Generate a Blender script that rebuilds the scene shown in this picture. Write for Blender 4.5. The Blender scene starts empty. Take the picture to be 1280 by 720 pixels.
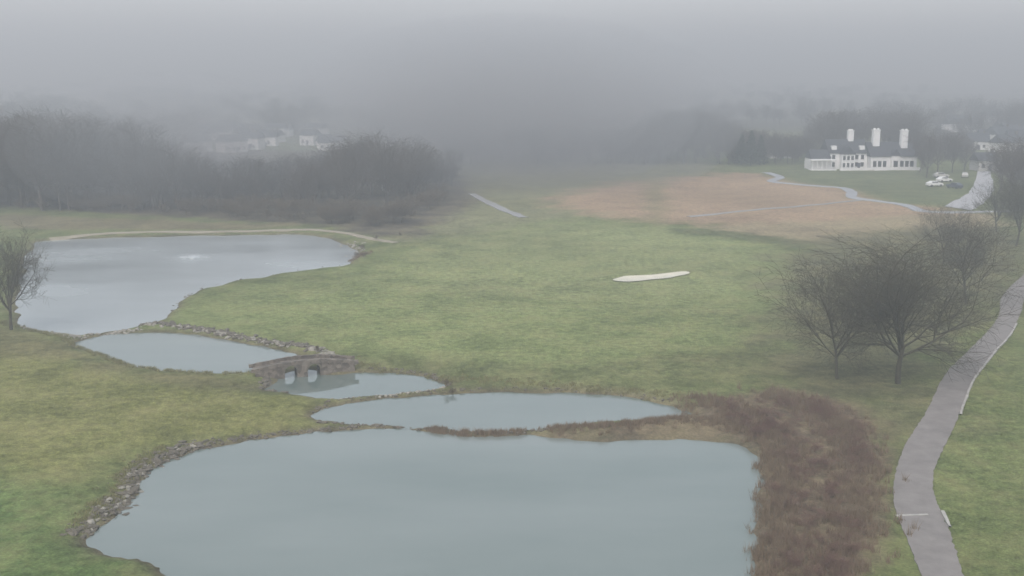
import bpy, math, random, bmesh
import numpy as np
from mathutils import Vector, Matrix
random.seed(7); np.random.seed(7)
D=bpy.data; S=bpy.context.scene
COL=S.collection
# ------------------------------------------------------------ camera / survey
CAMH=30.0; F=1372.0; PITCH=math.radians(10.93)
cam_d=D.cameras.new("camera"); cam=D.objects.new("camera",cam_d); COL.objects.link(cam)
cam.location=(0,0,CAMH); cam.rotation_euler=(math.pi/2-PITCH,0,0)
cam_d.lens=F/1280*36; cam_d.sensor_width=36; cam_d.clip_end=40000; cam_d.clip_start=0.5
S.camera=cam
WL=-0.55
def G(u,v,z=0.0):
    """surveyed ground position (x,y) for a sight line from the tower"""
    a=(u-640)/F; b=(360-v)/F
    dy=math.cos(PITCH)+b*math.sin(PITCH); dz=-math.sin(PITCH)+b*math.cos(PITCH)
    t=(z-CAMH)/dz
    return (a*t,dy*t)
def GL(l,z=0.0): return [G(u,v,z) for u,v in l]
def catmull(pts,n=6,closed=True):
    P=[np.array(p,float) for p in pts]; out=[]; N=len(P)
    rng=range(N) if closed else range(N-1)
    for i in rng:
        if closed: p0,p1,p2,p3=P[i-1],P[i],P[(i+1)%N],P[(i+2)%N]
        else: p0,p1,p2,p3=P[max(i-1,0)],P[i],P[i+1],P[min(i+2,N-1)]
        for k in range(n):
            t=k/n
            out.append(0.5*((2*p1)+(-p0+p2)*t+(2*p0-5*p1+4*p2-p3)*t*t+(-p0+3*p1-3*p2+p3)*t**3))
    if not closed: out.append(P[-1])
    return np.array(out)
def rough(poly,amp=0.25,seed=0):
    r=np.random.RandomState(seed); return poly+r.randn(*poly.shape)*amp
def sdf(X,Y,poly):
    """signed distance, negative inside"""
    d=np.full(X.shape,1e9); ins=np.zeros(X.shape,bool); n=len(poly)
    for i in range(n):
        ax,ay=poly[i]; bx,by=poly[(i+1)%n]
        ex,ey=bx-ax,by-ay; L=ex*ex+ey*ey+1e-9
        t=np.clip(((X-ax)*ex+(Y-ay)*ey)/L,0,1)
        d=np.minimum(d,(X-ax-ex*t)**2+(Y-ay-ey*t)**2)
        c=((ay>Y)!=(by>Y))
        ins^= c & (X < (bx-ax)*(Y-ay)/((by-ay) if abs(by-ay)>1e-9 else 1e-9)+ax)
    d=np.sqrt(d); return np.where(ins,-d,d)
def wav(X,Y,s,seed):
    r=np.random.RandomState(seed); o=np.zeros(X.shape)
    for k in range(7):
        a=r.rand()*6.28; f=(0.6+r.rand()*1.6)/s; ph=r.rand()*6.28
        o+=np.sin((X*math.cos(a)+Y*math.sin(a))*f*6.28+ph+1.3*np.sin((X*math.sin(a)-Y*math.cos(a))*f*3.1+ph*2))
    return o/7
PA=[(38,312),(60,301),(200,296),(320,294),(385,294),(425,303),(446,316),(430,332),(350,343),(270,358),(232,372),(214,392),(190,405),(150,413),(95,420),(60,415),(24,405),(20,380),(28,345)]
PB=[(92,429),(118,421),(150,417),(200,416),(250,420),(300,429),(350,438),(379,447),(370,452),(345,459),(325,464),(290,467),(230,465),(180,460),(140,448),(105,437)]
PC=[(332,488),(345,478),(352,470),(372,463),(398,463),(412,469),(450,466),(500,467),(540,474),(555,484),(520,490),(470,495),(420,499),(385,496),(350,490)]
PD=[(388,522),(410,510),(450,502),(520,495),(600,491),(700,491),(780,496),(840,508),(864,518),(800,525),(740,529),(690,534),(655,539),(600,540),(540,536),(480,532),(430,529)]
PE=[(106,681),(150,638),(167,618),(175,600),(220,572),(270,558),(330,548),(400,540),(455,536.5),(500,535.5),(540,540.5),(600,545),(650,543.5),(690,547),(760,551),(850,549),(920,555),(950,578),(949,630),(945,690),(925,760),(850,830),(500,860),(300,830),(215,740),(190,708),(140,695)]
ponds=[rough(catmull(GL(p,WL),6),a,i) for i,(p,a) in enumerate([(PA,.35),(PB,.18),(PC,.12),(PD,.16),(PE,.2)])]
BUNK=catmull(GL([(766,352),(780,348),(815,346),(852,342),(862,344),(845,348),(815,351),(785,354)]),4)
def pond_s(X,Y):
    s=np.full(X.shape,1e9)
    for p in ponds: s=np.minimum(s,sdf(X,Y,p))
    return s
def hraw(X,Y,s):
    und=0.22*wav(X,Y,60,1)+0.10*wav(X,Y,17,2)
    far=np.clip((Y-900)/1500,0,1); und=und+far*(10+9*wav(X,Y,1500,5))*np.clip(1-(Y-6000)/4000,0.0,1)
    out=WL+(0.55+und)*(1-np.exp(-np.maximum(s,0)/1.6))+0.12*np.minimum(np.maximum(s,0),.5)
    return np.where(s<0,WL-np.minimum(1.4,0.45*-s),out)
# ------------------------------------------------------------ materials
def mat(name):
    m=D.materials.new(name); m.use_nodes=True; nt=m.node_tree
    b=nt.nodes["Principled BSDF"]; return m,nt,b
def N(nt,t,**kw):
    n=nt.nodes.new(t)
    for k,v in kw.items():
        if k in n.inputs.keys(): n.inputs[k].default_value=v
        else: setattr(n,k,v)
    return n
def simple(name,col,rough_=0.8,var=0.25,scale=3.0,bump=0.0,spec=0.3):
    m,nt,b=mat(name); L=nt.links
    tc=N(nt,'ShaderNodeTexCoord'); no=N(nt,'ShaderNodeTexNoise',Scale=scale,Detail=6.0,Roughness=0.65)
    L.new(tc.outputs['Object'],no.inputs['Vector'])
    mx=N(nt,'ShaderNodeMix',data_type='RGBA')
    mx.inputs[6].default_value=(*[c*(1-var) for c in col],1); mx.inputs[7].default_value=(*[min(1,c*(1+var)) for c in col],1)
    L.new(no.outputs['Fac'],mx.inputs[0]); L.new(mx.outputs[2],b.inputs['Base Color'])
    b.inputs['Roughness'].default_value=rough_; b.inputs['Specular IOR Level'].default_value=spec
    if bump:
        bp=N(nt,'ShaderNodeBump',Strength=bump); L.new(no.outputs['Fac'],bp.inputs['Height']); L.new(bp.outputs['Normal'],b.inputs['Normal'])
    return m
M_bark=simple("bark_grey",(0.085,0.078,0.055),0.9,0.4,1.5)
M_twig=simple("bark_wood_mass",(0.09,0.074,0.062),0.9,0.45,0.4)
M_red=simple("shrub_red_twigs",(0.17,0.10,0.078),0.9,0.4,0.6)
M_brown=simple("shrub_brown_twigs",(0.12,0.092,0.06),0.9,0.4,0.6)
M_ever=simple("evergreen_needles",(0.03,0.045,0.03),0.9,0.4,0.8)
M_rock=simple("rock",(0.13,0.115,0.09),0.9,0.5,1.1,0.5)
M_rockp=simple("rock_pale",(0.27,0.25,0.21),0.85,0.45,1.1,0.5)
M_white=simple("white_paint",(0.80,0.80,0.78),0.6,0.05,1)
M_wall2=simple("pale_wall",(0.50,0.49,0.46),0.7,0.1,1)
M_roof=simple("roof_slate",(0.055,0.058,0.065),0.7,0.3,2)
M_glass=simple("window_glass",(0.03,0.035,0.04),0.15,0.2,1,spec=0.6)
M_asph=simple("path_asphalt",(0.225,0.205,0.19),0.9,0.45,0.55,0.2)
M_conc=simple("path_concrete",(0.31,0.31,0.305),0.85,0.3,0.3)
M_drive=simple("driveway_concrete",(0.44,0.44,0.44),0.85,0.2,0.2)
M_foot=simple("footpath_concrete",(0.36,0.37,0.38),0.85,0.25,0.2)
M_tan=simple("path_gravel",(0.31,0.275,0.205),0.95,0.35,0.4)
M_kerb=simple("kerb_concrete",(0.38,0.36,0.33),0.85,0.6,1.5)
M_sand=simple("bunker_sand",(0.62,0.59,0.48),0.95,0.2,0.5)
M_reed=simple("dead_reeds",(0.20,0.15,0.10),0.9,0.45,2)
M_tuft=simple("rough_grass_blades",(0.22,0.21,0.10),0.9,0.5,1)
M_tyre=simple("tyre",(0.03,0.03,0.03),0.8)
M_dark=simple("car_paint_dark",(0.06,0.07,0.09),0.3,0.1,1,spec=.5)
M_spray=simple("fountain_spray",(0.8,0.84,0.86),0.5,0.05)
# stone (bridge)
M_stone,nt,b=mat("bridge_stone"); L=nt.links
tc=N(nt,'ShaderNodeTexCoord'); vo=N(nt,'ShaderNodeTexVoronoi',Scale=2.6); no=N(nt,'ShaderNodeTexNoise',Scale=1.4,Detail=5.0)
L.new(tc.outputs['Object'],vo.inputs['Vector']); L.new(tc.outputs['Object'],no.inputs['Vector'])
cr=N(nt,'ShaderNodeValToRGB'); cr.color_ramp.elements[0].color=(0.05,0.043,0.036,1); cr.color_ramp.elements[1].color=(0.24,0.205,0.165,1)
sp=N(nt,'ShaderNodeSeparateColor'); L.new(vo.outputs['Color'],sp.inputs['Color']); ad=N(nt,'ShaderNodeMath',operation='MULTIPLY')
ad2=N(nt,'ShaderNodeMath',operation='ADD'); L.new(sp.outputs[0],ad.inputs[0]); ad.inputs[1].default_value=0.6; L.new(ad.outputs[0],ad2.inputs[0])
ml=N(nt,'ShaderNodeMath',operation='MULTIPLY'); L.new(no.outputs['Fac'],ml.inputs[0]); ml.inputs[1].default_value=0.45; L.new(ml.outputs[0],ad2.inputs[1])
L.new(ad2.outputs[0],cr.inputs[0]); L.new(cr.outputs[0],b.inputs['Base Color']); b.inputs['Roughness'].default_value=0.9
bp=N(nt,'ShaderNodeBump',Strength=0.6,Distance=0.1); L.new(vo.outputs['Distance'],bp.inputs['Height']); L.new(bp.outputs['Normal'],b.inputs['Normal'])
# ground
M_ground,nt,b=mat("grass_ground"); L=nt.links
at=N(nt,'ShaderNodeVertexColor',layer_name="Col"); tc=N(nt,'ShaderNodeTexCoord')
prev=at.outputs['Color']
for sc,lo,hi,det in [(0.028,0.76,1.22,5.0),(0.16,0.72,1.28,6.0),(1.1,0.60,1.42,6.0),(5.0,0.6,1.45,4.0)]:
    no=N(nt,'ShaderNodeTexNoise',Scale=sc,Detail=det,Roughness=0.65); L.new(tc.outputs['Object'],no.inputs['Vector'])
    mr=N(nt,'ShaderNodeMapRange'); mr.inputs[1].default_value=0.3; mr.inputs[2].default_value=0.7; mr.inputs[3].default_value=lo; mr.inputs[4].default_value=hi
    L.new(no.outputs['Fac'],mr.inputs[0])
    vm=N(nt,'ShaderNodeVectorMath',operation='SCALE'); L.new(prev,vm.inputs[0]); L.new(mr.outputs[0],vm.inputs[3]); prev=vm.outputs[0]
no=N(nt,'ShaderNodeTexNoise',Scale=0.16,Detail=9.0,Roughness=0.75); L.new(tc.outputs['Object'],no.inputs['Vector'])
mr=N(nt,'ShaderNodeMapRange'); mr.inputs[1].default_value=0.45; mr.inputs[2].default_value=0.72; mr.inputs[3].default_value=0.0; mr.inputs[4].default_value=0.6
L.new(no.outputs['Fac'],mr.inputs[0]); mx=N(nt,'ShaderNodeMix',data_type='RGBA'); L.new(mr.outputs[0],mx.inputs[0]); L.new(prev,mx.inputs[6]); mx.inputs[7].default_value=(0.235,0.20,0.10,1)
L.new(mx.outputs[2],b.inputs['Base Color']); b.inputs['Roughness'].default_value=1.0; b.inputs['Specular IOR Level'].default_value=0.05
no=N(nt,'ShaderNodeTexNoise',Scale=5.0,Detail=5.0); L.new(tc.outputs['Object'],no.inputs['Vector'])
bp=N(nt,'ShaderNodeBump',Strength=0.5,Distance=0.12); L.new(no.outputs['Fac'],bp.inputs['Height']); L.new(bp.outputs['Normal'],b.inputs['Normal'])
# water
def water(name,c0,c1,r0,r1,ior):
    m,nt,b=mat(name); L=nt.links
    tc=N(nt,'ShaderNodeTexCoord')
    no=N(nt,'ShaderNodeTexNoise',Scale=0.035,Detail=5.0,Roughness=0.55); mp=N(nt,'ShaderNodeMapping'); mp.inputs['Scale'].default_value=(0.6,1.5,1)
    L.new(tc.outputs['Object'],mp.inputs[0]); L.new(mp.outputs[0],no.inputs['Vector'])
    m0=N(nt,'ShaderNodeMapRange'); m0.inputs[1].default_value=.35; m0.inputs[2].default_value=.65; L.new(no.outputs['Fac'],m0.inputs[0])
    mx=N(nt,'ShaderNodeMix',data_type='RGBA'); mx.inputs[6].default_value=(*c0,1); mx.inputs[7].default_value=(*c1,1)
    L.new(m0.outputs[0],mx.inputs[0]); L.new(mx.outputs[2],b.inputs['Base Color'])
    mr=N(nt,'ShaderNodeMapRange'); mr.inputs[1].default_value=.35; mr.inputs[2].default_value=.65; mr.inputs[3].default_value=r0; mr.inputs[4].default_value=r1
    L.new(no.outputs['Fac'],mr.inputs[0]); L.new(mr.outputs[0],b.inputs['Roughness']); b.inputs['IOR'].default_value=ior
    n2=N(nt,'ShaderNodeTexNoise',Scale=2.2,Detail=3.0); L.new(tc.outputs['Object'],n2.inputs['Vector'])
    bp=N(nt,'ShaderNodeBump',Strength=0.12,Distance=0.03); L.new(n2.outputs['Fac'],bp.inputs['Height']); L.new(bp.outputs['Normal'],b.inputs['Normal'])
    return m
M_water=water("pond_water",(0.135,0.168,0.150),(0.20,0.228,0.210),.03,.14,1.7)
M_watersheen=water("pond_water_sky_sheen",(0.29,0.32,0.32),(0.36,0.39,0.39),.10,.30,1.6)  # upper pond: bright grazing sky reflection put into a paler base colour; rougher too
# ------------------------------------------------------------ mesh helpers
def mesh_obj(name,verts,faces,m=None,parent=None,smooth=False):
    me=D.meshes.new(name); me.from_pydata([tuple(map(float,v)) for v in verts],[],[tuple(map(int,f)) for f in faces]); 
    if m: me.materials.append(m)
    if smooth: me.polygons.foreach_set("use_smooth",[True]*len(me.polygons))
    me.update()
    o=D.objects.new(name,me); COL.objects.link(o)
    if parent: o.parent=parent
    return o
def fastmesh(name,V,Fq,m,smooth=True):
    me=D.meshes.new(name); k=Fq.shape[1]; me.vertices.add(len(V)); me.vertices.foreach_set("co",V.ravel().astype(np.float32))
    me.loops.add(Fq.size); me.loops.foreach_set("vertex_index",Fq.ravel().astype(np.int32)); me.polygons.add(len(Fq))
    me.polygons.foreach_set("loop_start",np.arange(len(Fq))*k); me.polygons.foreach_set("loop_total",np.full(len(Fq),k)); me.update(calc_edges=True)
    me.polygons.foreach_set("use_smooth",np.full(len(Fq),smooth)); me.materials.append(m); return me
def fastobj(name,V,Fq,m,smooth=False):
    o=D.objects.new(name,fastmesh(name,V,Fq,m,smooth)); COL.objects.link(o); return o
def empty(name,loc=(0,0,0),rz=0):
    e=D.objects.new(name,None); COL.objects.link(e); e.location=loc; e.rotation_euler=(0,0,rz); e.empty_display_size=0.5; return e
def boxvf(x0,x1,y0,y1,z0,z1):
    return [(x0,y0,z0),(x1,y0,z0),(x1,y1,z0),(x0,y1,z0),(x0,y0,z1),(x1,y0,z1),(x1,y1,z1),(x0,y1,z1)],[(0,3,2,1),(4,5,6,7),(0,1,5,4),(1,2,6,5),(2,3,7,6),(3,0,4,7)]
def boxes(name,bs,m,parent=None):
    V=[];Fc=[]
    for b_ in bs:
        v,f=boxvf(*b_); o=len(V); V+=v; Fc+=[tuple(i+o for i in q) for q in f]
    return mesh_obj(name,V,Fc,m,parent)
# ------------------------------------------------------------ terrain
def geo(a,b,s,r):
    o=[a]
    while o[-1]<b: o.append(o[-1]+s); s*=r
    return o[1:]
ys=list(np.arange(-150,48,18))+list(np.arange(48,128,0.45))+list(np.arange(128,255,0.95))+list(np.arange(255,430,2.2))+[430]+geo(430,22000,6,1.09)
xp=list(np.arange(0,112,0.55))+geo(112,22000,1.2,1.10)
xs=[-x for x in xp[::-1]][:-1]+xp
ys=np.array(sorted(ys)); ys=ys[np.concatenate([[True],np.diff(ys)>1e-3])]; xs=np.array(xs)
xs=xs[np.concatenate([[True],np.diff(xs)>1e-3])]
X,Y=np.meshgrid(xs,ys); sh=X.shape
Xf,Yf=X.ravel(),Y.ravel()
s=pond_s(Xf,Yf); Z=hraw(Xf,Yf,s)
sb=sdf(Xf,Yf,BUNK); Z=Z+0.35*np.exp(-((sb-1.2)/1.3)**2)*(Yf>BUNK[:,1].mean())-0.12*np.clip(-sb,0,1)
ZG=Z.reshape(sh)
def H(x,y):
    x=np.atleast_1d(np.array(x,float)); y=np.atleast_1d(np.array(y,float))
    i=np.clip(np.searchsorted(xs,x)-1,0,len(xs)-2); j=np.clip(np.searchsorted(ys,y)-1,0,len(ys)-2)
    a=np.clip((x-xs[i])/(xs[i+1]-xs[i]),0,1); b_=np.clip((y-ys[j])/(ys[j+1]-ys[j]),0,1)
    return (ZG[j,i]*(1-a)+ZG[j,i+1]*a)*(1-b_)+(ZG[j+1,i]*(1-a)+ZG[j+1,i+1]*a)*b_
def Hs(x,y): return float(H(x,y)[0])
C=np.zeros((len(Xf),3)); C[:]=(0.085,0.104,0.038)
nz=wav(Xf,Yf,14,11)+0.6*wav(Xf,Yf,4,12)
def paint(px,col,soft,amount=1.0,nsc=1.0):
    global C
    d=sdf(Xf,Yf,catmull(GL(px),3))+nz*soft*nsc
    t=np.clip(0.5-d/(2*soft),0,1); t=(t*t*(3-2*t)*amount)[:,None]; C=C*(1-t)+np.array(col)*t
paint([(-40,420),(60,430),(150,462),(300,478),(420,500),(380,535),(200,565),(60,600),(-60,560)],(0.106,0.110,0.038),4)
paint([(-60,405),(60,418),(150,455),(300,472),(330,490),(200,480),(80,450),(-60,440)],(0.085,0.080,0.038),2,.8)
paint([(-300,610),(0,610),(70,640),(110,700),(220,760),(0,900),(-300,900)],(0.070,0.104,0.034),4)
paint([(190,402),(240,368),(430,338),(500,312),(560,285),(700,270),(900,290),(1010,320),(1010,400),(960,450),(700,478),(450,462),(380,432)],(0.122,0.146,0.056),5)
paint([(380,470),(450,445),(700,455),(960,430),(1000,470),(860,500),(600,488)],(0.086,0.096,0.040),4,.8)
paint([(560,300),(700,283),(870,296),(950,330),(900,370),(700,380),(520,360)],(0.152,0.172,0.074),8,0.75)
paint([(450,300),(560,215),(720,207),(900,205),(840,260),(700,275)],(0.13,0.134,0.068),8)
paint([(690,254),(740,234),(830,224),(930,216),(1000,228),(1060,236),(1100,250),(1180,262),(1232,268),(1225,287),(1150,303),(1000,302),(930,294),(870,280),(760,270)],(0.25,0.175,0.112),7)
paint([(880,283),(1000,278),(1230,268),(1225,290),(1150,305),(1000,303)],(0.21,0.175,0.105),5,0.85)
paint([(805,225),(830,225),(830,275),(812,275)],(0.13,0.12,0.06),3,0.7)
paint([(975,207),(1050,205),(1160,213),(1200,235),(1180,257),(1110,250),(1060,234),(990,226)],(0.083,0.100,0.043),5)
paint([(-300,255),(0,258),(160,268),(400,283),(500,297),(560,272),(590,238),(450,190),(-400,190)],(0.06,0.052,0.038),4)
paint([(0,268),(100,272),(300,279),(390,281),(300,286),(60,287),(0,285)],(0.11,0.09,0.055),2,.8)
paint([(850,286),(930,291),(1010,303),(1010,313),(930,302),(850,292)],(0.065,0.080,0.032),2.5,0.9)
paint([(960,400),(1010,300),(1240,285),(1300,330),(1200,440),(1120,560),(980,500)],(0.083,0.080,0.042),6,0.9)
paint([(840,510),(960,490),(1060,505),(1112,550),(1106,640),(1090,720),(1070,860),(900,860),(930,650),(940,570),(900,545),(680,545),(690,535),(800,527)],(0.105,0.078,0.055),1.6,.9)
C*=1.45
bk=np.exp(-np.maximum(s-0.2,0)/np.maximum(.3,0.7+0.45*nz))*0.85; bk=np.where(s<0,1,np.clip(bk,0,1))[:,None]
C=C*(1-bk)+np.array((0.12,0.098,0.068))*bk
fa=np.clip((Yf-430)/250,0,1)[:,None]*0.9
pt=(wav(Xf,Yf,420,21)>0.12)[:,None]; fc=np.where(pt,np.array([[0.13,0.13,0.08]]),np.array([[0.055,0.052,0.045]]))
C=C*(1-fa)+fc*fa
R_,Cc=sh; idx=np.arange(R_*Cc).reshape(sh)
q=np.stack([idx[:-1,:-1],idx[:-1,1:],idx[1:,1:],idx[1:,:-1]],-1).reshape(-1,4)
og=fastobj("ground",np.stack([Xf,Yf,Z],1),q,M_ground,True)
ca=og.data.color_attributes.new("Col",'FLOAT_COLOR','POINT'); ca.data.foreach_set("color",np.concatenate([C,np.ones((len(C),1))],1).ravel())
# ------------------------------------------------------------ ponds
for i,p in enumerate(ponds):
    nrm=np.roll(p,-1,0)-np.roll(p,1,0); nrm=np.stack([nrm[:,1],-nrm[:,0]],1); nrm/=np.linalg.norm(nrm,axis=1)[:,None]+1e-9
    area=0.5*np.sum(p[:,0]*np.roll(p[:,1],-1)-np.roll(p[:,0],-1)*p[:,1]); 
    if area<0: nrm=-nrm
    e=p+nrm*0.45; z=WL+[0.02,0.01,0.0,-0.006,-0.012][i]
    bm=bmesh.new(); f=bm.faces.new([bm.verts.new((a,b_,z)) for a,b_ in e]); bmesh.ops.triangulate(bm,faces=[f])
    m_=D.meshes.new("pond"); bm.to_mesh(m_); bm.free(); m_.materials.append(M_watersheen if i==0 else M_water)
    for pl in m_.polygons:
        if pl.normal.z<0: pl.flip()
    o=D.objects.new("pond",m_); COL.objects.link(o)
# ------------------------------------------------------------ paths
def ribbon(name,left,right,m,n=6,lift=0.05,cross=5,parent=None,wob=0.0):
    a=catmull(left,n,False); b_=catmull(right,n,False); V=[];Fc=[]
    if wob:
        rr=np.random.RandomState(len(a)); a=a+rr.randn(*a.shape)*wob; b_=b_+rr.randn(*b_.shape)*wob
    for i in range(len(a)):
        for k in range(cross):
            t=k/(cross-1); V.append([*(a[i]*(1-t)+b_[i]*t),0])
    V=np.array(V); V[:,2]=H(V[:,0],V[:,1])+lift
    for i in range(len(a)-1):
        for k in range(cross-1):
            o=i*cross+k; Fc.append((o,o+1,o+cross+1,o+cross))
    V=list(map(list,V))
    for side in (0,cross-1):
        st=len(V)
        for i in range(len(a)):
            v=V[i*cross+side]; V.append([v[0],v[1],v[2]-0.3])
        for i in range(len(a)-1): Fc.append((i*cross+side,(i+1)*cross+side,st+i+1,st+i))
    return mesh_obj(name,V,Fc,m,parent)
def line_path(name,px,w,m,lift=0.05,n=6,parent=None,cross=3):
    c=catmull(GL(px),6,False); d=np.gradient(c,axis=0); nn=np.stack([d[:,1],-d[:,0]],1); nn/=np.linalg.norm(nn,axis=1)[:,None]+1e-9
    return ribbon(name,list(c-nn*w/2),list(c+nn*w/2),m,1,lift,cross,parent,0.12)
edge=[(330,1292,1325),(345,1278,1305),(360,1262,1290),(375,1251,1280),(390,1250,1277),(405,1243,1270),(420,1230,1261),(440,1210,1244),(460,1190,1228),(480,1175,1214),(500,1166,1206),(520,1155,1199),(540,1142,1190),(560,1130,1180),(580,1123,1171),(600,1118,1166),(620,1117,1168),(640,1120,1176),(660,1128,1185),(690,1140,1195),(720,1151,1205),(780,1168,1232),(860,1200,1270)]
rp=empty("cart_path")
ribbon("asphalt",[G(l,y) for y,l,r in edge],[G(r,y) for y,l,r in edge],M_asph,8,0.06,5,rp,0.035)
def edge_strip(side,off0,off1,i0,i1,name,lift,m):
    pts=[np.array(G((l if side<0 else r),y)) for y,l,r in edge[i0:i1]]; c=catmull(pts,8,False); d=np.gradient(c,axis=0)
    nn=np.stack([-d[:,1],d[:,0]],1); nn/=np.linalg.norm(nn,axis=1)[:,None]
    if side>0 and nn[len(nn)//2][0]<0: nn=-nn
    if side<0 and nn[len(nn)//2][0]>0: nn=-nn
    return ribbon(name,list(c+nn*off0),list(c+nn*off1),m,1,lift,2,rp,0.02)
edge_strip(1,0.0,0.2,5,12,"kerb",0.14,M_kerb)
edge_strip(1,0.0,0.22,17,19,"kerb_end",0.16,M_kerb)
a=np.array(G(1120,645)); b_=np.array(G(1160,644)); ribbon("drain_channel",[a+(0,-.12),b_+(0,-.12)],[a+(0,.12),b_+(0,.12)],M_kerb,4,0.09,2,rp)
line_path("walkway",[(62,297),(150,291),(250,289.5),(340,288),(390,287.5),(430,292),(465,299),(494,304)],1.7,M_tan,0.1)
line_path("footpath",[(590,243),(607,252),(630,263),(655,273)],2.0,M_conc,0.12)
line_path("footpath",[(958,216),(975,222),(965,227),(1000,231),(1050,235),(1064,241),(1066,247),(1100,252),(1130,257),(1155,265),(1200,266),(1290,263)],2.8,M_foot,0.12)
line_path("footpath",[(860,271),(900,268),(960,262),(1020,256),(1080,250)],1.4,M_conc,0.12)
rd=empty("driveway")
ribbon("concrete",GL([(1181,259),(1198,249),(1212,240),(1218,228),(1222,215)]),GL([(1214,264),(1232,252),(1241,240),(1241,228),(1238,215)]),M_drive,6,0.14,5,rd,0.15)
# bunker
bc=BUNK.mean(0); V=[(*(bc),Hs(*bc)+0.02)]
for k,(t,dz) in enumerate([(0.35,0.03),(0.7,0.05),(1.0,0.12)]):
    for p in BUNK: q_=bc+(p-bc)*t; V.append((q_[0],q_[1],Hs(*q_)+dz))
n=len(BUNK); Fc=[(0,1+i,1+(i+1)%n) for i in range(n)]
for k in range(2):
    for i in range(n): Fc.append((1+k*n+i,1+(k+1)*n+i,1+(k+1)*n+(i+1)%n,1+k*n+(i+1)%n))
mesh_obj("sand_bunker",V,Fc,M_sand,None,True)
# ------------------------------------------------------------ rocks
def ico():
    bm=bmesh.new(); bmesh.ops.create_icosphere(bm,subdivisions=1,radius=1); v=np.array([x.co[:] for x in bm.verts]); f=[[x.index for x in q.verts] for q in bm.faces]; bm.free(); return v,np.array(f)
IV,IF=ico()
def rocks(name,pxs,n,smin,smax,spread,m,seed,z=WL):
    r=np.random.RandomState(seed); c=catmull(GL(pxs,z),8,False); V=[];Fc=[]
    seg=np.linalg.norm(np.diff(c,axis=0),axis=1); cum=np.concatenate([[0],np.cumsum(seg)])
    t=r.rand(n)*cum[-1]; px=np.interp(t,cum,c[:,0])+r.randn(n)*spread; py=np.interp(t,cum,c[:,1])+r.randn(n)*spread
    hz=np.maximum(H(px,py),WL-0.1)
    for i in range(n):
        sz=smin+(smax-smin)*r.rand()**2.2; v=IV*(1+0.22*r.randn(len(IV),1))*sz*np.array([1+r.rand()*.6,1,0.55+0.3*r.rand()])
        a=r.rand()*6.28; ca_,sa=math.cos(a),math.sin(a); v=np.stack([v[:,0]*ca_-v[:,1]*sa,v[:,0]*sa+v[:,1]*ca_,v[:,2]],1)+(px[i],py[i],hz[i]+sz*0.08)
        Fc.append(IF+len(V)*len(IV)); V.append(v)
    return fastobj(name,np.concatenate(V),np.concatenate(Fc),m)
rocks("riprap",[(95,672),(130,645),(158,622),(168,598),(215,570),(265,556)],600,.06,.30,.50,M_rock,1)
rocks("riprap",[(100,668),(135,642),(160,620),(170,597),(215,569),(255,558)],90,.08,.28,.35,M_rockp,31)
rocks("riprap",[(265,556),(330,546),(400,539),(450,535)],200,.05,.2,.22,M_rock,21)
rocks("riprap",[(180,408),(230,412),(290,422),(340,431),(380,437),(404,445)],400,.1,.38,.38,M_rock,2)
rocks("riprap",[(180,410),(230,413),(290,423),(340,432),(380,438),(404,446)],130,.1,.36,.3,M_rockp,32)
rocks("riprap",[(385,520),(405,508),(450,500),(520,493),(600,489),(700,489),(780,494),(850,507)],160,.05,.18,.22,M_rock,3)
rocks("riprap",[(415,500),(470,497),(520,492.5),(555,488)],90,.06,.2,.15,M_rockp,4)
rocks("riprap",[(395,531),(430,533),(480,534),(540,538),(600,543),(650,541.5),(690,540)],160,.06,.22,.2,M_rock,5)
rocks("riprap",[(455,463),(500,465),(540,472),(560,484)],80,.06,.2,.2,M_rock,6)
rocks("riprap",[(30,410),(70,418),(92,425),(120,419),(180,414)],200,.1,.3,.35,M_rockp,7)
rocks("riprap",[(215,390),(232,370),(270,356),(350,341),(428,331),(446,318)],120,.08,.25,.4,M_rock,8)
rocks("riprap",[(440,322),(448,314),(440,306)],50,.15,.4,.8,M_rockp,9)
rocks("riprap",[(325,466),(335,478),(332,486),(350,492)],90,.1,.3,.25,M_rock,10)
rocks("riprap",[(395,440),(408,448),(425,458),(440,463)],90,.15,.45,.35,M_rockp,12)
# ------------------------------------------------------------ reeds / rough tufts
def blades(name,pxs,n,h0,h1,spread,m,seed,z=WL,w=0.02):
    r=np.random.RandomState(seed); c=catmull(GL(pxs,z),8,False)
    seg=np.linalg.norm(np.diff(c,axis=0),axis=1); cum=np.concatenate([[0],np.cumsum(seg)])
    nc=n//25; tc_=r.rand(nc)*cum[-1]; t=np.repeat(tc_,25); N_=len(t)
    px=np.interp(t,cum,c[:,0])+np.repeat(r.randn(nc)*spread,25)+r.randn(N_)*.14; py=np.interp(t,cum,c[:,1])+np.repeat(r.randn(nc)*spread,25)+r.randn(N_)*.14
    hz=H(px,py); ok=hz>WL-0.25; px,py,hz=px[ok],py[ok],hz[ok]; N_=len(px)
    h=h0+(h1-h0)*r.rand(N_); a=r.rand(N_)*6.28; lx=r.randn(N_)*.25*h; ly=r.randn(N_)*.25*h
    wx,wy=np.cos(a)*w,np.sin(a)*w
    V=np.stack([np.stack([px-wx,py-wy,hz],1),np.stack([px+wx,py+wy,hz],1),np.stack([px+lx,py+ly,hz+h],1)],1).reshape(-1,3)
    return fastobj(name,V,np.arange(len(V)).reshape(-1,3),m)
blades("reeds",[(535,538),(570,543),(600,544),(655,541)],3000,.15,.5,.25,M_reed,1)
blades("reeds",[(685,541),(740,540),(800,537),(860,532),(930,545)],8000,.15,.5,.55,M_reed,2)
blades("reeds",[(850,505),(900,515),(950,540),(975,580),(970,650),(965,740)],16000,.3,.9,1.1,M_reed,3)
blades("reeds",[(960,500),(1020,520),(1062,560),(1068,620),(1050,690),(1010,760)],18000,.3,.9,1.3,M_reed,13)
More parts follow.
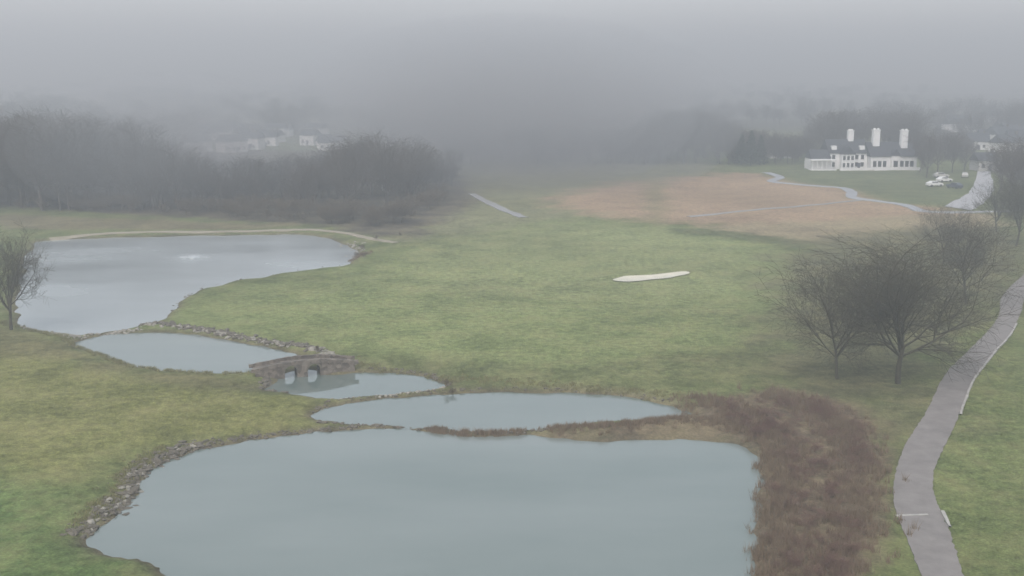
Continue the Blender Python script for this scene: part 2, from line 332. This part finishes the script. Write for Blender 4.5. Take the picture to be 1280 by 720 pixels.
blades("grass_tufts",[(95,668),(125,642),(150,618),(160,594),(205,566)],5000,.1,.3,.5,M_tuft,5)
blades("grass_tufts",[(220,372),(262,354),(350,339),(425,329),(460,318)],9000,.2,.5,.6,M_reed,6)
blades("grass_tufts",[(400,446),(450,460),(560,478),(700,487),(850,500)],7000,.12,.35,.5,M_tuft,7)
blades("grass_tufts",[(0,405),(50,418),(95,432),(140,452),(230,469),(330,470)],7000,.15,.4,.5,M_tuft,8)
# ------------------------------------------------------------ trees
def gen_segs(seed,levels,kids,nseg,Ht,W,r0,upb=(0,.12,.06,.03,.02,.0),ang=(.65,1.0),minr=.01,trunk=.22,rf=.55,pz=98.5):
    rng=random.Random(seed); segs=[]
    def rv(): return Vector((rng.gauss(0,1),rng.gauss(0,1),rng.gauss(0,1)))
    def grow(p,d,Ln,r,lev):
        n=nseg[lev]
        for i in range(n):
            if lev>0: d=(d+rv()*0.14+Vector((0,0,upb[lev]))).normalized()
            else: d=(d+rv()*0.05).normalized()
            q_=p+d*(Ln/n); r2=max(minr,r*(1-.55/n) if lev else r*(1-.25/n)); segs.append((p[:],q_[:],r,r2)); p=q_; r=r2
            if lev<levels and (i>=(n//2 if lev==0 else 0)):
                for k in range(kids[lev]):
                    ax=d.cross(rv()).normalized(); a_=rng.uniform(*ang)*(1 if lev else 1.05)
                    nd=(Matrix.Rotation(a_,3,ax)@d)
                    grow(p.copy(),nd,Ln*(rng.uniform(.42,.72) if lev else rng.uniform(1.3,2.0)),max(minr,r*rf),lev+1)
        if lev<levels: grow(p.copy(),(d+rv()*.2).normalized(),Ln*(.75 if lev else 1.7),max(minr,r*.8),lev+1)
    grow(Vector((0,0,0)),Vector((0,0,1)),Ht*trunk,r0,0)
    A=np.array([a_[0] for a_ in segs]); B=np.array([a_[1] for a_ in segs]); ra=np.array([a_[2] for a_ in segs]); rb=np.array([a_[3] for a_ in segs])
    off=np.median(B[:,:2],axis=0)[None]*np.clip(B[:,2:3]/(Ht*.5),0,1); offa=np.median(B[:,:2],axis=0)[None]*np.clip(A[:,2:3]/(Ht*.5),0,1)
    B=B.copy(); A=A.copy(); B[:,:2]-=off; A[:,:2]-=offa
    zc=np.percentile(B[:,2],92)
    for Q in (A,B):
        hi=Q[:,2]>zc; Q[hi,2]=zc+(Q[hi,2]-zc)*.45
    zs=Ht/np.percentile(B[:,2],99.5); xsn=(W/2)/np.percentile(np.hypot(B[:,0],B[:,1]),95); A=A*(xsn,xsn,zs); B=B*(xsn,xsn,zs)
    return A,B,ra,rb
def tubes(A,B,ra,rb,ns):
    d=B-A; d/=np.linalg.norm(d,axis=1)[:,None]+1e-9
    up=np.where(np.abs(d[:,2:3])<.9,np.array([[0,0,1.]]),np.array([[1.,0,0]])); u=np.cross(d,up); u/=np.linalg.norm(u,axis=1)[:,None]; w=np.cross(d,u)
    V=[]
    for P_,r in ((A,ra),(B,rb)):
        for k in range(ns):
            a_=6.283*k/ns; V.append(P_+(u*math.cos(a_)+w*math.sin(a_))*r[:,None])
    V=np.stack(V,1).reshape(-1,3); n=len(A); base=(np.arange(n)*2*ns)[:,None]
    Fq=np.concatenate([base+np.array([[k,(k+1)%ns,ns+(k+1)%ns,ns+k]]) for k in range(ns)])
    return V,Fq
def tree_mesh(name,m,**k):
    A,B,ra,rb=gen_segs(**k); big=ra>0.045
    V1,F1=tubes(A[big],B[big],ra[big],rb[big],6); V2,F2=tubes(A[~big],B[~big],ra[~big],rb[~big],3)
    return fastmesh(name,np.concatenate([V1,V2]),np.concatenate([F1,F2+len(V1)]),m)
def place(name,me,xy,rz=0,sc=1,parent=None,dz=-0.1,scz=None):
    o=D.objects.new(name,me); COL.objects.link(o); o.location=(xy[0],xy[1],Hs(*xy)+dz); o.rotation_euler=(0,0,rz); o.scale=(sc,sc,scz or sc)
    if parent: o.parent=parent
    return o
hero=tree_mesh("bare_tree",M_bark,seed=3,levels=4,kids=[4,3,3,2],nseg=[4,4,3,3,2],Ht=15.0,W=20.5,r0=.28,minr=.0085)
place("bare_tree",hero,G(1122,480),0.4)
h2=tree_mesh("bare_tree_b",M_bark,seed=9,levels=4,kids=[3,2,2,2],nseg=[4,4,3,3,2],Ht=12.5,W=11,r0=.2,minr=.011)
place("bare_tree",h2,G(14,412),1.0)
h3=tree_mesh("bare_tree_c",M_bark,seed=15,levels=4,kids=[3,3,2,2],nseg=[4,4,3,3,2],Ht=12.5,W=13,r0=.18,minr=.0085)
place("bare_tree",h3,G(1046,474),2.0,1.0)
place("bare_tree",h3,G(1208,380),0.3,0.95)
place("bare_tree",h3,G(1180,330),1.7,0.8)
place("bare_tree",h2,G(1270,308),2.2,1.0)
place("bare_tree",h2,G(1246,290),4.2,.85)
wood=[tree_mesh("wood_tree_%s"%c,M_twig,seed=30+i,levels=3,kids=[3,3,4],nseg=[4,4,3,3],Ht=16,W=12+i,r0=.26,minr=.022,trunk=.2) for i,c in enumerate("abcde")]
shr=[tree_mesh("twig_clump_%s"%c,M_red,seed=50+i,levels=3,kids=[3,2,2],nseg=[2,3,3,2],Ht=1.2,W=2.4,r0=.02,minr=.006,trunk=.15) for i,c in enumerate("abc")]
shb=[tree_mesh("brush_clump_%s"%c,M_brown,seed=60+i,levels=3,kids=[4,3,2],nseg=[2,3,3,3],Ht=3.3,W=4.5,r0=.05,minr=.018,trunk=.12) for i,c in enumerate("abc")]
r=random.Random(5)
def topv(u): 
    return float(np.interp(u,[-60,0,60,110,150,200,250,300,400,440,480,520,560],[150,152,140,150,142,170,196,202,196,176,164,176,192]))
dw=empty("distant_woods")
for i in range(290):
    u=r.uniform(-80,565); vmin=np.interp(u,[0,400,560],[222,220,214]); vmax=np.interp(u,[0,200,400,500,565],[264,266,268,262,236])
    v=r.uniform(vmin,vmax); hgt=max(6,CAMH*(v-topv(u)-r.uniform(-8,26))/(v-95)); hgt=min(hgt,22)
    place("wood_tree",r.choice(wood),G(u,v),r.uniform(0,6.28),hgt/16*r.uniform(.8,1.2),dw,scz=hgt/16)
def topc(u): return float(np.interp(u,[540,600,700,760,810,850,905,940,1000,1030,1130,1160,1215],[165,150,150,158,140,132,146,165,170,138,138,165,175]))
for i in range(230):
    u=r.uniform(540,1215); v=r.uniform(190,206) if u<1000 else r.uniform(176,199)
    hgt=min(20,max(7,CAMH*(v-topc(u)-r.uniform(-5,20))/(v-95)))
    if 560<u<790: hgt*=.85
    place("wood_tree",r.choice(wood),G(u,v),r.uniform(0,6.28),hgt/16*r.uniform(.9,1.25),dw,scz=hgt/16)
for u,v,h_ in [(1158,222,13),(1172,218,14),(1190,216,12),(1205,214,10),(1150,214,12),(1262,262,15),(1275,256,16),(1250,240,14),(1290,250,16),(1268,232,12),(1008,203,9),(998,202,8),(990,206,8)]:
    place("bare_tree",r.choice(wood),G(u,v),r.uniform(0,6),h_/16*1.0,None,scz=h_/16)
fw=empty("far_woods")
for i in range(900):
    yy=430+1500*r.random()**1.4; xx=r.uniform(-.62,.62)*yy
    if wav(np.array([xx]),np.array([yy]),420,21)[0]>0.12: continue
    u=640+xx/yy*F
    if 235<u<425 and yy<560: continue
    sc=r.uniform(.6,1.0); place("wood_tree",r.choice(wood),(xx,yy),r.uniform(0,6),sc*1.4,fw,scz=sc)
def conifer(seed,Ht,W):
    rg=np.random.RandomState(seed); n=2600; z=rg.rand(n)**.8; rad=(1-z)**.8*W/2*(0.35+0.65*rg.rand(n)**.5)*(0.8+.2*np.sin(z*40)); a_=rg.rand(n)*6.28
    c=np.stack([np.cos(a_)*rad,np.sin(a_)*rad,Ht*(.06+.94*z)],1); tri=rg.randn(n,3,3)*.22; V=(c[:,None,:]+tri).reshape(-1,3)
    tv,tf=tubes(np.array([[0,0,0.]]),np.array([[0,0,Ht*.9]]),np.array([.22]),np.array([.05]),3)
    return fastmesh("evergreen",np.concatenate([V,tv]),np.concatenate([np.arange(n*3).reshape(-1,3),np.concatenate([tf[:,[0,1,2]],tf[:,[0,2,3]]])+n*3]),M_ever,False)
cf=[conifer(1,10.5,7),conifer(2,9,6)]
for u,v,sc in [(926,206,1),(938,207,1.1),(950,206,.95),(918,205,.8)]: place("evergreen_tree",cf[u%2],G(u,v),u,sc)
# low dead thicket on the east bank
st=empty("shrub_thicket"); cnt=0; reg=np.array(GL([(880,512),(960,500),(1040,506),(1090,542),(1098,600),(1090,660),(1074,740),(1000,800),(940,800),(955,700),(962,620),(950,565)]))
x0,y0=reg.min(0); x1,y1=reg.max(0); tries=0
while cnt<185 and tries<4000:
    tries+=1; x,y=r.uniform(x0,x1),r.uniform(y0,y1); ax,ay=np.array([x]),np.array([y])
    if sdf(ax,ay,reg)[0]<-abs(0.8*r.gauss(0,1)) and pond_s(ax,ay)[0]>0.0 and wav(ax,ay,6,77)[0]>-.25:
        place("twig_clump",r.choice(shr),(x,y),r.uniform(0,6),r.uniform(.45,1.2),st,scz=r.uniform(.35,1.0)); cnt+=1
bs=empty("undergrowth")
for i in range(170):
    u=r.uniform(-20,560); v=np.interp(u,[0,160,400,500,560],[262,266,281,283,250])+r.uniform(-12,1)
    place("brush_clump",r.choice(shb),G(u,v),r.uniform(0,6),r.uniform(.6,1.3),bs)
for u,v in [(445,318),(452,310),(470,300),(500,296),(455,322),(560,482),(566,486),(398,440)]:
    place("brush_clump",r.choice(shb),G(u,v),r.uniform(0,6),r.uniform(.2,.35),bs)
# ------------------------------------------------------------ bridge
A_=np.array(G(318,473,WL)); B_=np.array(G(441,462,WL)); Lb=float(np.linalg.norm(B_-A_)); mid=(A_+B_)/2; ang=math.atan2(*(B_-A_)[::-1])
br=empty("stone_bridge",(mid[0],mid[1],WL),ang)
def xpos(u):
    p=np.array(G(u,467,WL)); return float(np.dot(p-mid,(B_-A_)/Lb))
arch=[(xpos(361),.66),(xpos(391),.66)]; hl=Lb/2; Wd=2.2
def ztop(x): return 0.72+0.72*math.cos(x/hl*1.25) if abs(x)<=hl else .72
def zbot(x):
    for c,w in arch:
        if abs(x-c)<w-1e-6: return 0.62+0.66*math.sqrt(max(0,1-((x-c)/w)**2))
    return -1.2
xl=set(np.linspace(-hl,hl,60))
for c,w in arch:
    for k in range(13): xl.add(c-w*math.cos(math.pi*k/12))
xl=sorted(xl); V=[];Fc=[]
for i in range(len(xl)-1):
    a_,b2=xl[i],xl[i+1]
    if b2-a_<1e-5: continue
    m_=(a_+b2)/2; inA=zbot(m_)>-1
    za=zbot(a_) if inA else -1.2; zb=zbot(b2) if inA else -1.2
    if inA: 
        for c,w in arch:
            if abs(a_-(c-w))<1e-4: za=.62
            if abs(b2-(c+w))<1e-4: zb=.62
    o=len(V)
    for y in (-Wd/2,Wd/2): V+=[(a_,y,za),(b2,y,zb),(b2,y,ztop(b2)),(a_,y,ztop(a_))]
    Fc+=[(o,o+1,o+2,o+3),(o+5,o+4,o+7,o+6),(o+3,o+2,o+6,o+7),(o,o+4,o+5,o+1)]
for c,w in arch:
    for sgn in (-1,1):
        o=len(V); x=c+sgn*w; V+=[(x,-Wd/2,-1.2),(x,Wd/2,-1.2),(x,Wd/2,.62),(x,-Wd/2,.62)]; Fc.append((o,o+1,o+2,o+3))
mesh_obj("arch_wall",V,Fc,M_stone,br)
for nm,y0_,y1_ in (("parapet_front",-Wd/2-.06,-Wd/2+.26),("parapet_back",Wd/2-.26,Wd/2+.06)):
    V=[];Fc=[]; xx=np.linspace(-hl-.4,hl+.4,34)
    for x in xx:
        zt=ztop(max(-hl,min(hl,x))); V+=[(x,y0_,zt-.04),(x,y1_,zt-.04),(x,y1_,zt+.32+random.uniform(-.05,.05)),(x,y0_,zt+.32+random.uniform(-.04,.04))]
    for i in range(len(xx)-1):
        o=i*4
        for k in range(4): Fc.append((o+k,o+(k+1)%4,o+4+(k+1)%4,o+4+k))
    Fc+=[(0,1,2,3),tuple(len(V)-4+k for k in (3,2,1,0))]
    mesh_obj(nm,V,Fc,M_stone,br)
for c,w in arch:
    V=[];Fc=[]
    for k in range(15):
        a_=math.pi*k/14
        for rr in (w-.01,w+.16): V+=[(c-rr*math.cos(a_),-Wd/2-.10,.62+rr*math.sin(a_)),(c-rr*math.cos(a_),-Wd/2+.05,.62+rr*math.sin(a_))]
    for k in range(14):
        o=k*4; Fc+=[(o,o+4,o+6,o+2),(o+2,o+6,o+7,o+3),(o,o+1,o+5,o+4)]
    mesh_obj("voussoirs",V,Fc,M_rock,br)
# ------------------------------------------------------------ buildings
def gable(name,x0,x1,y0,y1,z0,z1,m,parent,axis='x',ov=.4):
    x0-=ov;x1+=ov;y0-=ov;y1+=ov
    if axis=='x': ym=(y0+y1)/2; V=[(x0,y0,z0),(x1,y0,z0),(x1,y1,z0),(x0,y1,z0),(x0,ym,z1),(x1,ym,z1)]; Fc=[(0,1,5,4),(2,3,4,5),(0,4,3),(1,2,5),(0,3,2,1)]
    else: xm=(x0+x1)/2; V=[(x0,y0,z0),(x1,y0,z0),(x1,y1,z0),(x0,y1,z0),(xm,y0,z1),(xm,y1,z1)]; Fc=[(0,4,5,3),(1,2,5,4),(0,1,4),(2,3,5),(0,3,2,1)]
    return mesh_obj(name,V,Fc,m,parent)
def house(name,xy,rz,w,d,h,rh,wm=None):
    e=empty(name,(xy[0],xy[1],Hs(*xy)-.2),rz); wm=wm or M_wall2
    boxes("walls",[(-w/2,w/2,-d/2,d/2,0,h)],wm,e); gable("roof",-w/2,w/2,-d/2,d/2,h+.005,h+rh,M_roof,e)
    wins=[(x-.5,x+.5,-d/2-.05,-d/2+.03,z,z+1.3) for x in np.arange(-w/2+1.5,w/2-1,2.4) for z in ([1,3.8] if h>5.2 else [1.1])]
    boxes("windows",wins,M_glass,e); boxes("door",[(-.2,.8,-d/2-.08,-d/2+.02,0,2.1)],M_dark,e); boxes("chimney",[(w/4,w/4+.8,-.4,.4,h,h+rh+1)],M_rock,e)
    return e
hx,hy=G(1078,212); ms=empty("white_mansion",(hx,hy,Hs(hx,hy)-.1),0.06)
k=1/ (F/ math.hypot(hx,hy))
def mx_(u): return (u-1078)*k
boxes("walls",[(mx_(1040),mx_(1086),2,11,0,5.2),(mx_(1086.3),mx_(1142),-1,9,0,4.3),(mx_(1016),mx_(1039.7),0,7,0,3.6),(mx_(1052),mx_(1068),-.2,1.99,0,5.0)],M_white,ms)
gable("roof_main",mx_(1040),mx_(1086),2,11,5.205,9.6,M_roof,ms)
gable("roof_wing",mx_(1086.6),mx_(1142),-1,9,4.305,8.8,M_roof,ms)
gable("roof_porch",mx_(1016),mx_(1039.4),0,7,3.605,6.4,M_roof,ms,ov=.1)
gable("roof_gable",mx_(1052),mx_(1068),-.2,5,5.005,7.6,M_roof,ms,'y',.25)
boxes("bay",[(mx_(1110),mx_(1120),-2,-1.01,0,4.6)],M_white,ms); gable("bay_roof",mx_(1110),mx_(1120),-2,3,4.61,6.8,M_roof,ms,'y',.2)
def chim(nm,u0,u1,y,z0,z1):
    a_,b2=mx_(u0),mx_(u1)
    boxes("chimney_"+nm,[(a_,b2,y-.8,y+.8,z0,z1-.5),(a_-.15,b2+.15,y-.95,y+.95,z1-.498,z1-.2),(a_+.2,a_+.8,y-.4,y+.4,z1-.198,z1+.25),(b2-.8,b2-.2,y-.4,y+.4,z1-.198,z1+.25)],M_white,ms)
chim("west",1066.5,1073,6.5,5,12.6); chim("mid",1092.5,1100.5,3.2,4,13.0); chim("east",1125.5,1133.5,2.4,4,12.8)
wins=[]
for u in range(1045,1086,7):
    if 1050<u<1070: continue
    for z in (.9,3.3): wins.append((mx_(u)-.5,mx_(u)+.5,1.93,2.03,z,z+1.4))
for u in (1055,1060,1065):
    for z in (.9,3.2): wins.append((mx_(u)-.4,mx_(u)+.4,-.27,-.17,z,z+1.3))
for u in list(range(1091,1108,6))+list(range(1124,1142,6)): wins.append((mx_(u)-.55,mx_(u)+.55,-1.07,-.97,1.0,2.9))
wins.append((mx_(1115)-.7,mx_(1115)+.7,-2.07,-1.97,1.0,3))
boxes("windows",wins,M_glass,ms)
boxes("door",[(mx_(1076)-.5,mx_(1076)+.5,1.9,1.99+.04,0,2.1)],M_dark,ms)
pc=[(mx_(1014)+i*1.55,mx_(1014)+i*1.55+.25,-2.6,-2.35,.35,3.2) for i in range(6)]
boxes("porch",pc+[(mx_(1012),mx_(1043),-2.8,-.01,3.202,3.5),(mx_(1012),mx_(1043),-2.9,-.01,-.1,.348),(mx_(1013),mx_(1042),-2.65,-2.55,.9,1.0)],M_white,ms)
boxes("dormers",[(mx_(u)-.8,mx_(u)+.8,2.6,5,6.3,7.6) for u in (1046,1080)],M_white,ms)
boxes("terrace_wall",[(mx_(1086),mx_(1143),-4.2,-3.9,0,1.0),(mx_(1046),mx_(1085.8),-3.6,-3.3,0,.9)],M_white,ms)
house("outbuilding",G(1230,213),.1,7,6,3.4,2.6,M_wall2)
house("cottage",G(972,197),.2,9,7,4,3,M_wall2)
r=random.Random(11)
for i in range(26):
    u=r.uniform(240,420); v=r.uniform(168,190); house("house",G(u,v),r.uniform(-.8,.8),r.uniform(6,11),7,r.uniform(3,5.2),2.6,M_white)
for i in range(16):
    u=r.uniform(1190,1300); v=r.uniform(150,190); house("house",G(u,v),r.uniform(-.5,.5),r.uniform(8,14),9,r.uniform(3,5),3.5,M_white if i%2 else M_wall2)
# ------------------------------------------------------------ cars
def car(xy,rz,m):
    e=empty("parked_car",(xy[0],xy[1],Hs(*xy)+.05),rz)
    prof=[(-2.2,.35),(2.2,.35),(2.25,.75),(1.9,.95),(1.0,1.02),(.45,1.5),(-1.2,1.55),(-1.9,1.1),(-2.25,1.0)]
    V=[];n=len(prof)
    for y,s_ in ((-.88,1),(.88,1)):
        for x,z in prof: V.append((x,y*(.82 if z>1.3 else 1),z))
    Fc=[tuple(range(n)),tuple(range(2*n-1,n-1,-1))]+[(i,n+i,n+(i+1)%n,(i+1)%n) for i in range(n)]
    o=mesh_obj("body",V,Fc,m,e); bv=o.modifiers.new("b",'BEVEL'); bv.width=.06; bv.segments=2
    boxes("side_windows",[(-1.3,.5,-.87,.87,1.08,1.42)],M_glass,e)
    mesh_obj("windscreen",[(1.0,-.72,1.06),(1.0,.72,1.06),(.5,.66,1.5),(.5,-.66,1.5)],[(0,1,2,3)],M_glass,e).location=(.04,0,.02)
    V=[];Fc=[]
    for wx in (-1.4,1.4):
        for wy in (-.92,.72):
            o_=len(V)
            for yy in (0,.2):
                for k in range(12): V.append((wx+.33*math.cos(k*.5236),wy+yy,.33+.33*math.sin(k*.5236)))
            Fc+=[tuple(o_+k for k in range(12)),tuple(o_+23-k for k in range(12))]+[(o_+k,o_+(k+1)%12,o_+12+(k+1)%12,o_+12+k) for k in range(12)]
    mesh_obj("wheels",V,Fc,M_tyre,e)
for u,v,rz,m in [(1168,234,.2,M_white),(1180,228,.3,M_white),(1193,236,2.0,M_dark),(1176,222,.1,M_wall2),(1206,222,1.2,M_wall2)]: car(G(u,v),rz,m)
# ------------------------------------------------------------ small objects
sg=empty("sign_post",(*G(478,240),0)); boxes("post",[(-.08,.08,-.08,.08,-.3,4.2)],M_white,sg); boxes("board",[(-.8,.8,-.14,-.082,3.0,4.4)],M_white,sg)
ub=empty("utility_box",(*G(466,273),0)); boxes("cabinet",[(-.7,.7,-.4,.4,0,1.1)],M_white,ub); boxes("lid",[(-.78,.78,-.48,.48,1.103,1.2)],M_wall2,ub)
ub=empty("utility_box",(*G(461,276),0)); boxes("cabinet",[(-.4,.4,-.3,.3,0,.9)],M_white,ub); boxes("lid",[(-.45,.45,-.35,.35,.903,1.0)],M_wall2,ub)
fx,fy=G(240,324,WL); fo=empty("pond_fountain",(fx,fy,WL))
rg=np.random.RandomState(3); n=2600; a_=rg.rand(n)*6.28; t=rg.rand(n); vx=1.2+4.2*rg.rand(n); rad=vx*t; z=4*0.55*t*(1-t)*(.5+.5*rg.rand(n))+.04
c=np.stack([np.cos(a_)*rad,np.sin(a_)*rad,z],1); V=(c[:,None,:]+rg.randn(n,3,3)*.026).reshape(-1,3)
o=fastobj("spray",V,np.arange(n*3).reshape(-1,3),M_spray); o.parent=fo
boxes("float",[(-.3,.3,-.3,.3,-.1,.08),(-.08,.08,-.08,.08,.081,.25)],M_wall2,fo)
# ------------------------------------------------------------ fog (real scattering volumes)
def fogmat(name,dens,col,aniso):
    m=D.materials.new(name); m.use_nodes=True; nt=m.node_tree; nt.nodes.clear(); out=N(nt,'ShaderNodeOutputMaterial'); vs=N(nt,'ShaderNodeVolumeScatter'); vs.inputs['Color'].default_value=(*col,1)
    vs.inputs['Density'].default_value=dens; vs.inputs['Anisotropy'].default_value=aniso; nt.links.new(vs.outputs[0],out.inputs['Volume'])
    return m
FC=(0.935,0.99,1.0)
fm=fogmat("haze",0.0021,FC,0.2)
boxes("fog",[(-9000,9000,-400,15000,-30,110)],fm)
NS=6
pms={}
def patch(x,y,z,sx,sy,sz,dens):
    """a mist bank: nested shells, each adding a little density toward the core"""
    e=empty("mist_bank",(x,y,z))
    pm=pms.get(dens) or pms.setdefault(dens,fogmat("mist_%g"%dens,dens/NS,FC,0.2))
    bm=bmesh.new(); bmesh.ops.create_icosphere(bm,subdivisions=4,radius=1); me=D.meshes.new("mist_shell"); bm.to_mesh(me); bm.free(); me.materials.append(pm)
    for k in range(NS):
        f=(k+1)/NS*1.0; o=D.objects.new("mist_shell",me); COL.objects.link(o); o.parent=e; o.scale=(sx*f,sy*f,sz*f); o.location=(sx*.07*(NS-1-k)*random.uniform(-1,1),0,0)
patch(0,380,18,75,140,32,0.026)
patch(-80,262,14,36,42,17,0.034)
# ------------------------------------------------------------ light
w=D.worlds.new("World"); S.world=w; w.use_nodes=True; nt=w.node_tree; bg=nt.nodes["Background"]
sk=nt.nodes.new('ShaderNodeTexSky'); sk.sky_type='NISHITA'; sk.sun_disc=False; sk.sun_elevation=math.radians(48); sk.sun_rotation=math.radians(200); sk.air_density=1.0; sk.dust_density=2.0
hs=nt.nodes.new('ShaderNodeHueSaturation'); hs.inputs['Hue'].default_value=0.478; hs.inputs['Saturation'].default_value=0.46; hs.inputs['Value'].default_value=2.0; nt.links.new(sk.outputs[0],hs.inputs['Color']); nt.links.new(hs.outputs[0],bg.inputs['Color']); bg.inputs['Strength'].default_value=0.15
sl=D.lights.new("sun",'SUN'); sl.energy=1.5; sl.angle=math.radians(25); sl.color=(1,.99,.95); so=D.objects.new("sun",sl); COL.objects.link(so)
az=math.radians(200); el=math.radians(48); dirv=Vector((math.sin(az)*math.cos(el),math.cos(az)*math.cos(el),math.sin(el))); so.rotation_euler=dirv.to_track_quat('Z','Y').to_euler(); so.location=(0,0,100)
S.view_settings.view_transform='Standard'; S.view_settings.look='None'; S.view_settings.exposure=0
